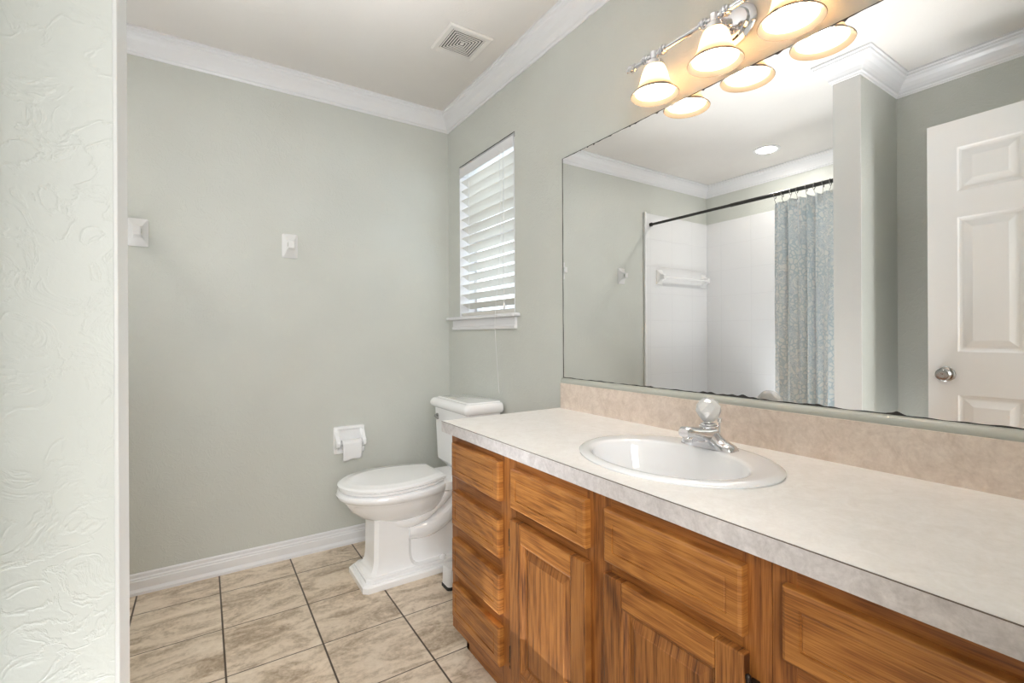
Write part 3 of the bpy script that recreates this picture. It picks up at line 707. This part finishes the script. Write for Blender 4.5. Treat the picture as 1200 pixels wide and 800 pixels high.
# ------------------------------------------------------------------ vanity cabinets
VX, VB, VT = 0.728, 0.100, CT - CTH          # face frame plane, bottom, top
def front_panel(y0, y1, z0, z1, x=VX, th=0.019):
    bm = bm_new(); rr = [ring_rect(x, y0, y1, z0, z1), ring_rect(x - th + 0.006, y0, y1, z0, z1)]
    for ins, dep in ((0.001, th - 0.003), (0.006, th), (0.026, th), (0.0265, th - 0.0022), (0.0285, th - 0.0022), (0.030, th - 0.0008), (0.034, th - 0.0008)):
        rr.append(ring_rect(x - dep, y0 + ins, y1 - ins, z0 + ins, z1 - ins))
    return add_loft(bm, rr)
def cab_door(parent, y0, y1, z0, z1, hinge_at):
    x, th, st = VX, 0.019, 0.052
    bm = bm_new(); add_box(bm, x - th, x, y0, y0 + st, z0, z1, bevel=0.003); add_box(bm, x - th, x, y1 - st, y1, z0, z1, bevel=0.003)
    d = obj('cabinet_door', bm, M['woodZ'], parent)
    for a, b in ((z0, z0 + st), (z1 - st, z1)):
        obj('rail', box_obj(x - th, x - 0.0005, y0 + st, y1 - st, a, b, bevel=0.0025), M['woodY'], d)
    a0, a1, b0, b1 = y0 + st, y1 - st, z0 + st, z1 - st
    bm = bm_new(); rr = [ring_rect(x - th + 0.001, a0, a1, b0, b1)]
    for ins, dep in ((0.004, th - 0.004), (0.009, th - 0.010), (0.013, th - 0.0115), (0.030, th - 0.006), (0.032, th - 0.0045)):
        rr.append(ring_rect(x - dep, a0 + ins, a1 - ins, b0 + ins, b1 - ins))
    add_loft(bm, rr, False, True); obj('panel', bm, M['woodZ'], d)
    hy = y1 + 0.0035 if hinge_at > 0 else y0 - 0.0035
    for z in (z1 - 0.062, z0 + 0.062):
        bm = bm_new(); add_tube(bm, [(x - 0.013, hy, z - 0.025), (x - 0.013, hy, z + 0.025)], 0.0035, 10)
        add_lathe(bm, (x - 0.013, hy, z + 0.025), (0, 0, 1), [(0, 0.0045), (0.005, 0.0045), (0.008, 0.001)], 10); add_lathe(bm, (x - 0.013, hy, z - 0.025), (0, 0, -1), [(0, 0.0045), (0.005, 0.0045), (0.008, 0.001)], 10)
        add_box(bm, x - 0.011, x, min(hy, hy + 0.012 * hinge_at), max(hy, hy + 0.012 * hinge_at) , z - 0.022, z + 0.022)
        obj('hinge', bm, M['hinge'], d, smooth=50)
    return d
def cabinet(label, y0, y1, stiles, rails):
    c = thing('vanity_cabinet', label, 'cabinet', (0.98, (y0 + y1) / 2, 0))
    bm = bm_new()
    for ya in (y0, y1 - 0.016):
        sec = [(VX + 0.019, VB), (0.783, VB), (0.783, 0.001), (R - 0.003, 0.001), (R - 0.003, VT), (VX + 0.019, VT)]
        add_loft(bm, [[(x, ya, z) for x, z in sec], [(x, ya + 0.016, z) for x, z in sec]])
    add_box(bm, VX + 0.019, R - 0.003, y0 + 0.016, y1 - 0.016, VB, VB + 0.016); add_box(bm, R - 0.010, R - 0.003, y0 + 0.016, y1 - 0.016, VB + 0.016, VT)
    obj('carcass', bm, M['frameZ'], c)
    for a, b in stiles: obj('stile', box_obj(VX, VX + 0.019, a, b, VB, VT - 0.0005), M['frameZ'], c)
    for a, b, z0, z1 in rails: obj('rail', box_obj(VX + 0.0006, VX + 0.019, a, b, z0, z1), M['frameY'], c)
    obj('toe_kick', box_obj(0.783, 0.799, y0 + 0.002, y1 - 0.0, 0.001, VB), M['frameY'], c)
    return c
DZ = [(0.634, 0.749), (0.470, 0.584), (0.306, 0.422), (0.155, 0.268)]
A0, A1 = 0.3885, 1.500
railsA = [(1.17, 1.456, VT - 0.045, VT - 0.001)] + [(1.17, 1.456, z0 - 0.062, z0 + 0.012) for z0, z1 in DZ[:3]] + [(1.17, 1.456, VB, DZ[3][0] + 0.01)]
for a, b in ((0.80, 1.10), (0.43, 0.73)):
    railsA += [(a, b, VT - 0.045, VT - 0.001), (a, b, 0.590, 0.650), (a, b, VB, 0.165)]
cabA = cabinet('oak vanity cabinet at the toilet end with a drawer stack and two doors', A0, A1,
               [(1.455, 1.500), (1.093, 1.176), (0.728, 0.804), (A0, 0.436)], railsA)
for z0, z1 in DZ: obj('drawer_front', front_panel(1.164, 1.470, z0, z1), M['woodY'], cabA)
obj('false_front', front_panel(0.794, 1.101, 0.636, 0.745), M['woodY'], cabA)
obj('false_front', front_panel(0.427, 0.736, 0.634, 0.747), M['woodY'], cabA)
cab_door(cabA, 0.792, 1.103, 0.155, 0.606, 1)
cab_door(cabA, 0.423, 0.736, 0.155, 0.610, -1)
railsB = [(0.068, 0.354, VT - 0.045, VT - 0.001), (0.068, 0.354, VB, 0.165)] + [(0.068, 0.354, z0 - 0.062, z0 + 0.012) for z0, z1 in DZ[:3]]
cabB = cabinet('oak vanity cabinet nearest the doorway with a stack of drawers', 0.004, 0.3875, [(0.352, 0.3875), (0.004, 0.07)], railsB)
for z0, z1 in DZ: obj('drawer_front', front_panel(0.060, 0.366, z0, z1 - 0.004), M['woodY'], cabB)

# ------------------------------------------------------------------ toilet
TY = 2.172
toi = thing('toilet', 'white two-piece toilet with square pedestal under the window', 'toilet', (0.87, TY, 0))
def egg(xf, xr, hw, z, n=48, rear=2.6, mid=0.48):
    """plan outline: xf front tip, xr rear, hw half width, widest at mid"""
    xm = xf + (xr - xf) * mid; out = []
    for i in range(n):
        t = 2 * PI * i / n; c, s = math.cos(t), math.sin(t)
        if c < 0: x = xm - (xm - xf) * abs(c) ** 0.98; y = hw * math.copysign(abs(s) ** 0.95, s)
        else: x = xm + (xr - xm) * abs(c) ** (2 / rear); y = hw * math.copysign(abs(s) ** (2 / rear), s) 
        out.append((x, TY + y, z))
    return out
bm = bm_new()
add_loft(bm, [egg(0.675, 0.93, 0.075, 0.262), egg(0.640, 0.95, 0.098, 0.275), egg(0.585, 0.97, 0.132, 0.300), egg(0.545, 0.985, 0.158, 0.335), egg(0.528, 0.992, 0.170, 0.362), egg(0.523, 0.995, 0.174, 0.374), egg(0.516, 0.997, 0.176, 0.377), egg(0.514, 0.998, 0.178, 0.383), egg(0.502, 1.00, 0.186, 0.388), egg(0.492, 1.00, 0.192, 0.398), egg(0.490, 1.00, 0.193, 0.408), egg(0.495, 1.00, 0.189, 0.417), egg(0.506, 0.998, 0.180, 0.421), egg(0.56, 0.97, 0.13, 0.421), egg(0.575, 0.955, 0.118, 0.40), egg(0.65, 0.90, 0.07, 0.30)])
obj('bowl', bm, M['porc'], toi, smooth=40)
def lidout(xf, xr, hw, hr, z, n=40):
    """elongated outline with straight rear edge of half width hr"""
    pts = []
    L_ = xr - xf
    for i in range(n + 1):
        t = PI * (i / n) - PI / 2             # from +Y side rear to tip to -Y side rear
        u = (1 - math.cos(t)) if False else None
    m = n
    for i in range(m + 1):
        s = i / m; a = -1 + 2 * s             # -1..1 along the contour
        th = a * PI / 2 * 1.0
        x = xf + L_ * (1 - math.cos(th)) ** 0.98 if False else None
    # parametric: front half ellipse then taper to the rear
    xm = xf + L_ * 0.47
    for i in range(13): k = i / 12; x = xr + (xm - xr) * k; e = 1 - (1 - k) ** 2; pts.append((x, TY + hr + (hw - hr) * e, z))
    for i in range(1, 24):
        a = PI / 2 + PI * i / 24; pts.append((xm + (xm - xf) * math.cos(a), TY + hw * math.sin(a), z))
    for i in range(12, -1, -1): k = i / 12; x = xr + (xm - xr) * k; e = 1 - (1 - k) ** 2; pts.append((x, TY - hr - (hw - hr) * e, z))
    return pts
bm = bm_new(); add_loft(bm, [lidout(0.506, 0.955, 0.178, 0.115, 0.4245), lidout(0.502, 0.957, 0.182, 0.118, 0.427), lidout(0.502, 0.957, 0.182, 0.118, 0.434), lidout(0.506, 0.955, 0.178, 0.114, 0.4375)])
obj('seat', bm, M['porc'], toi, smooth=40)
bm = bm_new(); add_loft(bm, [lidout(0.502, 0.960, 0.181, 0.116, 0.439), lidout(0.496, 0.962, 0.186, 0.119, 0.442), lidout(0.496, 0.962, 0.186, 0.119, 0.450), lidout(0.501, 0.960, 0.182, 0.115, 0.4545), lidout(0.510, 0.957, 0.174, 0.110, 0.457), lidout(0.530, 0.953, 0.156, 0.096, 0.4575), lidout(0.536, 0.950, 0.150, 0.092, 0.460), lidout(0.56, 0.945, 0.13, 0.078, 0.461)])
obj('lid', bm, M['porc'], toi, smooth=35)
for s in (-1, 1):
    bm = add_tube(bm_new(), [(0.968, TY + s * 0.07 - 0.02, 0.433), (0.968, TY + s * 0.07 + 0.02, 0.433)], 0.009, 14)
    obj('seat_hinge', bm, M['porc'], toi, smooth=50)
bm = bm_new(); add_loft(bm, [rrect(1.085, TY, 0.135, 0.125, 0.375, 0.03), rrect(1.085, TY, 0.145, 0.135, 0.385, 0.03), rrect(1.085, TY, 0.145, 0.135, 0.412, 0.03), rrect(1.085, TY, 0.14, 0.13, 0.420, 0.03)])
obj('deck', bm, M['porc'], toi, smooth=40)
# square pedestal with stepped plinth
bm = bm_new()
def sq(x0, x1, hw, z, r): return rrect((x0 + x1) / 2, TY, (x1 - x0) / 2, hw, z, r, 3)
def sc_(x0, x1, hw, z, r=0.017): return rrect((x0 + x1) / 2, TY, (x1 - x0) / 2, hw, z, r, 1)
add_loft(bm, [sc_(0.572, 1.14, 0.130, 0.0), sc_(0.570, 1.14, 0.132, 0.004), sc_(0.570, 1.14, 0.132, 0.026), sc_(0.577, 1.13, 0.125, 0.033), sc_(0.590, 1.12, 0.113, 0.034), sc_(0.590, 1.12, 0.113, 0.046), sc_(0.595, 1.11, 0.108, 0.052),
              sc_(0.606, 0.835, 0.101, 0.053), sc_(0.612, 0.829, 0.097, 0.056), sc_(0.622, 0.818, 0.091, 0.066), sc_(0.629, 0.811, 0.087, 0.082), sc_(0.633, 0.807, 0.085, 0.11), sc_(0.636, 0.805, 0.084, 0.285), sc_(0.66, 0.80, 0.072, 0.31)])
obj('pedestal', bm, M['porc'], toi, smooth=22)
bm = bm_new(); add_loft(bm, [sq(0.79, 1.11, 0.070, 0.045, 0.02), sq(0.79, 1.10, 0.060, 0.10, 0.02), sq(0.79, 1.10, 0.060, 0.26, 0.02), sq(0.80, 1.15, 0.085, 0.375, 0.02)])
obj('rear_body', bm, M['porc'], toi, smooth=40)
bm = bm_new()
for s in (-1, 1):
    add_tube(bm, smooth_path([(0.70, TY + s * 0.045, 0.262), (0.80, TY + s * 0.066, 0.258), (0.88, TY + s * 0.078, 0.285), (0.95, TY + s * 0.088, 0.335), (1.01, TY + s * 0.095, 0.395)], 8), [0.018] + [0.034] * 16 + [0.030] * 15 + [0.02], 16)
    add_tube(bm, smooth_path([(0.80, TY + s * 0.045, 0.205), (0.90, TY + s * 0.058, 0.205), (0.98, TY + s * 0.062, 0.245), (1.05, TY + s * 0.064, 0.315), (1.10, TY + s * 0.062, 0.38)], 8), 0.044, 16)
obj('trapway', bm, M['porc'], toi, smooth=60)
for s in (-1, 1):
    bm = add_lathe(bm_new(), (0.955, TY + s * 0.098, 0.05), (0, 0, 1), [(0, 0.016), (0.012, 0.016), (0.02, 0.009), (0.023, 0.001)], 20)
    obj('bolt_cap', bm, M['porc'], toi, smooth=50)
# tank and its lid
bm = bm_new(); TX0, TX1 = 1.043, 1.232; th_ = 0.190
def tk(fx, hw, z, r=0.02): return rrect((fx + TX1) / 2, TY, (TX1 - fx) / 2, hw, z, r)
add_loft(bm, [tk(1.092, 0.135, 0.418), tk(1.085, 0.148, 0.43), tk(1.064, 0.172, 0.448), tk(1.060, 0.176, 0.458), tk(1.052, 0.183, 0.462), tk(1.050, 0.185, 0.48), tk(1.042, 0.193, 0.735)])
tank = obj('tank', bm, M['porc'], toi, smooth=40)
bm = bm_new(); LX = 1.238
def lk(fx, hw, z, r=0.016): return rrect((fx + LX) / 2, TY, (LX - fx) / 2, hw, z, r)
add_loft(bm, [lk(1.036, 0.198, 0.735), lk(1.028, 0.205, 0.740), lk(1.022, 0.210, 0.750), lk(1.021, 0.211, 0.762), lk(1.024, 0.208, 0.772), lk(1.033, 0.200, 0.782), lk(1.040, 0.193, 0.785), lk(1.052, 0.182, 0.786), lk(1.056, 0.178, 0.790), lk(1.062, 0.172, 0.791)])
obj('tank_lid', bm, M['porc'], toi, smooth=35)
bm = bm_new(); add_lathe(bm, (1.043, TY + 0.150, 0.690), (-1, 0, 0), [(0, 0.014), (0.005, 0.014), (0.008, 0.009), (0.016, 0.008)], 18)
add_tube(bm, smooth_path([(1.029, TY + 0.152, 0.690), (1.024, TY + 0.130, 0.689), (1.022, TY + 0.100, 0.684)], 5), [0.006] * 6 + [0.007] * 4 + [0.005], 10)
obj('flush_lever', bm, M['nickel'], tank, smooth=45)
# little white can with a black foot standing between toilet and vanity
cn = thing('brush_holder', 'small white holder with black foot on the floor between toilet and vanity', 'holder', (0.925, 1.912, 0))
bm = bm_new(); add_loft(bm, [rrect(0.925, 1.912, 0.036, 0.036, 0.014, 0.014), rrect(0.925, 1.912, 0.034, 0.034, 0.085, 0.014), rrect(0.925, 1.912, 0.030, 0.030, 0.092, 0.012)]); obj('cup', bm, M['white'], cn, smooth=40)
bm = bm_new(); add_loft(bm, [rrect(0.925, 1.912, 0.039, 0.039, 0.0005, 0.015), rrect(0.925, 1.912, 0.039, 0.039, 0.010, 0.015), rrect(0.925, 1.912, 0.035, 0.035, 0.014, 0.014)]); obj('foot', bm, M['black'], cn, smooth=40)

# ------------------------------------------------------------------ fittings on the back wall
for bx, lab in ((-0.236, 'white ceramic towel-bar post on the back wall right against the partition edge'), (0.368, 'white ceramic towel-bar post on open back wall, higher left of the paper holder')):
    b = thing('towel_bar_post', lab, 'towel bar post', (bx, D, 1.571), 'empty towel bar posts on the back wall')
    obj('base', bracket(bm_new(), bx, D, 1.571), M['white'], b, smooth=25)
    side = 1 if bx < 0 else -1
    obj('socket', box_obj(bx + side * 0.0145, bx + side * 0.0165, D - 0.058, D - 0.044, 1.560, 1.580, bevel=0.001), M['ledge'], b)

tp = thing('toilet_paper_holder', 'white ceramic toilet paper holder on the back wall', 'paper holder', (0.655, D, 0.56))
bm = bm_new(); hx0, hx1, hz0, hz1 = 0.573, 0.737, 0.487, 0.634
def wr(ins, d, top=0.0): return [(p[0], D - d, p[1]) for p in [(q[0], q[1]) for q in rrect((hx0 + hx1) / 2, (hz0 + hz1) / 2, (hx1 - hx0) / 2 - ins, (hz1 - hz0) / 2 - ins, 0, 0.010, 3)]]
add_loft(bm, [wr(0, 0.0), wr(0, 0.010), wr(0.004, 0.016), wr(0.014, 0.018), wr(0.020, 0.010), wr(0.024, 0.006)])
obj('plate', bm, M['porc'], tp, smooth=40)
for x in (0.588, 0.722):
    bm = bm_new(); rr = []
    for d, zc, hz, hx in ((0.010, 0.566, 0.055, 0.013), (0.024, 0.560, 0.040, 0.012), (0.044, 0.553, 0.024, 0.011), (0.062, 0.549, 0.016, 0.010), (0.068, 0.549, 0.010, 0.007)):
        rr.append([(p[0], D - d, p[1]) for p in rrect(x, zc, hx, hz, 0, 0.005, 3)])
    add_loft(bm, rr); obj('ear', bm, M['porc'], tp, smooth=40)
bm = bm_new(); add_tube(bm, [(0.60, D - 0.052, 0.549), (0.71, D - 0.052, 0.549)], 0.008, 14); obj('roller', bm, M['white'], tp, smooth=50)
rl = thing('toilet_paper_roll', 'nearly finished toilet paper roll with a hanging sheet', 'toilet paper', (0.655, D - 0.052, 0.549))
bm = bm_new(); rx0, rx1, rr_ = 0.606, 0.704, 0.0235
outer = [(math.cos(2 * PI * i / 32) * rr_, math.sin(2 * PI * i / 32) * rr_) for i in range(32)]; inner = [(a * 0.78, b * 0.78) for a, b in outer]
add_loft(bm, [[(rx0, D - 0.052 + a, 0.545 + b) for a, b in inner], [(rx0, D - 0.052 + a, 0.545 + b) for a, b in outer], [(rx1, D - 0.052 + a, 0.545 + b) for a, b in outer], [(rx1, D - 0.052 + a, 0.545 + b) for a, b in inner], [(rx0, D - 0.052 + a, 0.545 + b) for a, b in inner]], False, False)
obj('roll', bm, M['paper'], rl, smooth=40)
bm = bm_new(); gg = []
for j in range(9):
    v = j / 8; row = []
    for i in range(11):
        u = i / 10; x = rx0 + (rx1 - rx0) * u
        zl = 0.545 + rr_ * 0.6 - v * (0.098 - 0.012 * u + 0.004 * math.sin(u * 9)); y = D - 0.052 - rr_ - 0.001 - 0.003 * math.sin(u * 7 + v * 3) * v - 0.004 * v * (1 - v)
        row.append(bm.verts.new((x, y, zl)))
    gg.append(row)
for j in range(8):
    for i in range(10): bm.faces.new((gg[j][i], gg[j][i + 1], gg[j + 1][i + 1], gg[j + 1][i]))
sh = obj('loose_sheet', bm, M['paper'], rl, smooth=180); s_ = sh.modifiers.new('thickness', 'SOLIDIFY'); s_.thickness = 0.0008

# ------------------------------------------------------------------ ceiling vent
VXC, VYC = 0.982, 1.903
ve = thing('ceiling_vent', 'square white ceiling vent with concentric louvres', 'vent', (VXC, VYC, CEIL))
def vsq(h, z): return [(VXC + sx * h, VYC + sy * h, z) for sx, sy in ((-1, -1), (1, -1), (1, 1), (-1, 1))]
bm = bm_new(); add_loft(bm, [vsq(0.106, CEIL), vsq(0.106, CEIL - 0.004), vsq(0.100, CEIL - 0.010), vsq(0.081, CEIL - 0.008), vsq(0.079, CEIL - 0.006), vsq(0.078, CEIL - 0.001)], False, False); obj('frame', bm, M['ceil'], ve)
bm = bm_new(); add_loft(bm, [vsq(0.078, CEIL - 0.0015), vsq(0.078, CEIL - 0.0005)]); obj('backing', bm, M['dark'], ve)
bm = bm_new()
for k in range(6):
    h = 0.0765 - k * 0.0112
    add_loft(bm, [vsq(h, CEIL - 0.0060), vsq(h - 0.0058, CEIL - 0.0060), vsq(h - 0.0062, CEIL - 0.0045), vsq(h - 0.0004, CEIL - 0.0045), vsq(h, CEIL - 0.0060)], False, False)
add_loft(bm, [vsq(0.0085, CEIL - 0.006), vsq(0.0085, CEIL - 0.002)])
obj('louvre', bm, M['ceil'], ve)

# ------------------------------------------------------------------ vanity light: chrome bar, backplate, three bell shades
LXc, LZ = 1.168, 1.976; LY = (0.975, 0.770, 0.572); LC = 0.772
vl = thing('vanity_light', 'chrome three-light bar with frosted amber bell shades above the mirror', 'wall light', (R, LC, LZ))
bm = bm_new(); rings = []
for d, s in ((0, 1.0), (0.006, 1.0), (0.010, 0.94), (0.013, 0.80), (0.020, 0.74), (0.024, 0.60), (0.026, 0.30), (0.027, 0.02)):
    rings.append([(R - d, LC + 0.075 * s * math.cos(2 * PI * i / 40), LZ + 0.058 * s * math.sin(2 * PI * i / 40)) for i in range(40)])
add_loft(bm, rings); obj('backplate', bm, M['chrome'], vl, smooth=35)
bm = bm_new(); add_lathe(bm, (R - 0.022, LC, LZ), (-1, 0, 0), [(0, 0.022), (0.01, 0.014), (0.03, 0.011), (0.05, 0.013), (0.062, 0.016)], 24); obj('arm', bm, M['chrome'], vl, smooth=50)
bm = bm_new()
def bar_prof():
    pts = [(-0.275, 0.0075), (0.275, 0.0075)]
    return pts
prof = []
def ringset(c): return [(c - 0.013, 0.0075), (c - 0.011, 0.012), (c - 0.007, 0.013), (c - 0.005, 0.0095), (c - 0.0025, 0.015), (c + 0.0025, 0.015), (c + 0.005, 0.0095), (c + 0.007, 0.013), (c + 0.011, 0.012), (c + 0.013, 0.0075)]
cs = []
for y in LY: cs += [y - 0.033, y + 0.033]
prof = [(0.452 - LC, 0.0075)]
for c in sorted(cs): prof += [(a - LC, r) for a, r in ringset(c)]
prof += [(1.052 - LC, 0.0075)]
add_lathe(bm, (LXc, LC, LZ), (0, 1, 0), prof, 20); obj('bar', bm, M['chrome'], vl, smooth=35)
for y, s in ((1.050, 1), (0.454, -1)):
    bm = bm_new(); add_lathe(bm, (LXc, y, LZ), (0, s, 0), [(0, 0.009), (0.003, 0.013), (0.007, 0.013), (0.009, 0.008), (0.013, 0.011), (0.020, 0.014), (0.027, 0.011), (0.030, 0.006), (0.033, 0.008), (0.038, 0.006), (0.040, 0.001)], 20); obj('finial', bm, M['chrome'], vl, smooth=35)
for y in LY:
    bm = bm_new(); add_lathe(bm, (LXc, y, LZ), (0, 0, -1), [(-0.012, 0.010), (-0.008, 0.014), (0.012, 0.013), (0.018, 0.018), (0.024, 0.027), (0.030, 0.029), (0.038, 0.0285), (0.038, 0.026), (0.028, 0.024)], 28)
    obj('fitter', bm, M['chrome'], vl, smooth=35)
    bm = bm_new()
    op = [(0.028, 0.024), (0.036, 0.0285), (0.046, 0.0335), (0.060, 0.0385), (0.076, 0.0425), (0.092, 0.0475), (0.104, 0.054), (0.114, 0.0625), (0.121, 0.0705), (0.124, 0.0725)]
    ip = [(0.1255, 0.0715), (0.122, 0.068), (0.114, 0.0595), (0.104, 0.051), (0.092, 0.0445), (0.076, 0.0395), (0.060, 0.0355), (0.046, 0.0305), (0.036, 0.0255), (0.030, 0.021)]
    add_lathe(bm, (LXc, y, LZ), (0, 0, -1), op + ip, 48, caps=False)
    sd = obj('lamp_shade', bm, [M['shade'], M['rim']], vl, smooth=50)
    for f in sd.data.polygons:
        if f.center.z < -0.1135: f.material_index = 1; sd['label'] = 'frosted amber-rimmed glass bell shade'
    bm = bm_new(); add_lathe(bm, (LXc, y, LZ), (0, 0, -1), [(0.040, 0.012), (0.050, 0.013), (0.058, 0.020), (0.070, 0.0265), (0.082, 0.028), (0.094, 0.0255), (0.104, 0.018), (0.110, 0.008), (0.111, 0.001)], 20)
    obj('bulb', bm, M['bulb'], sd, smooth=60)
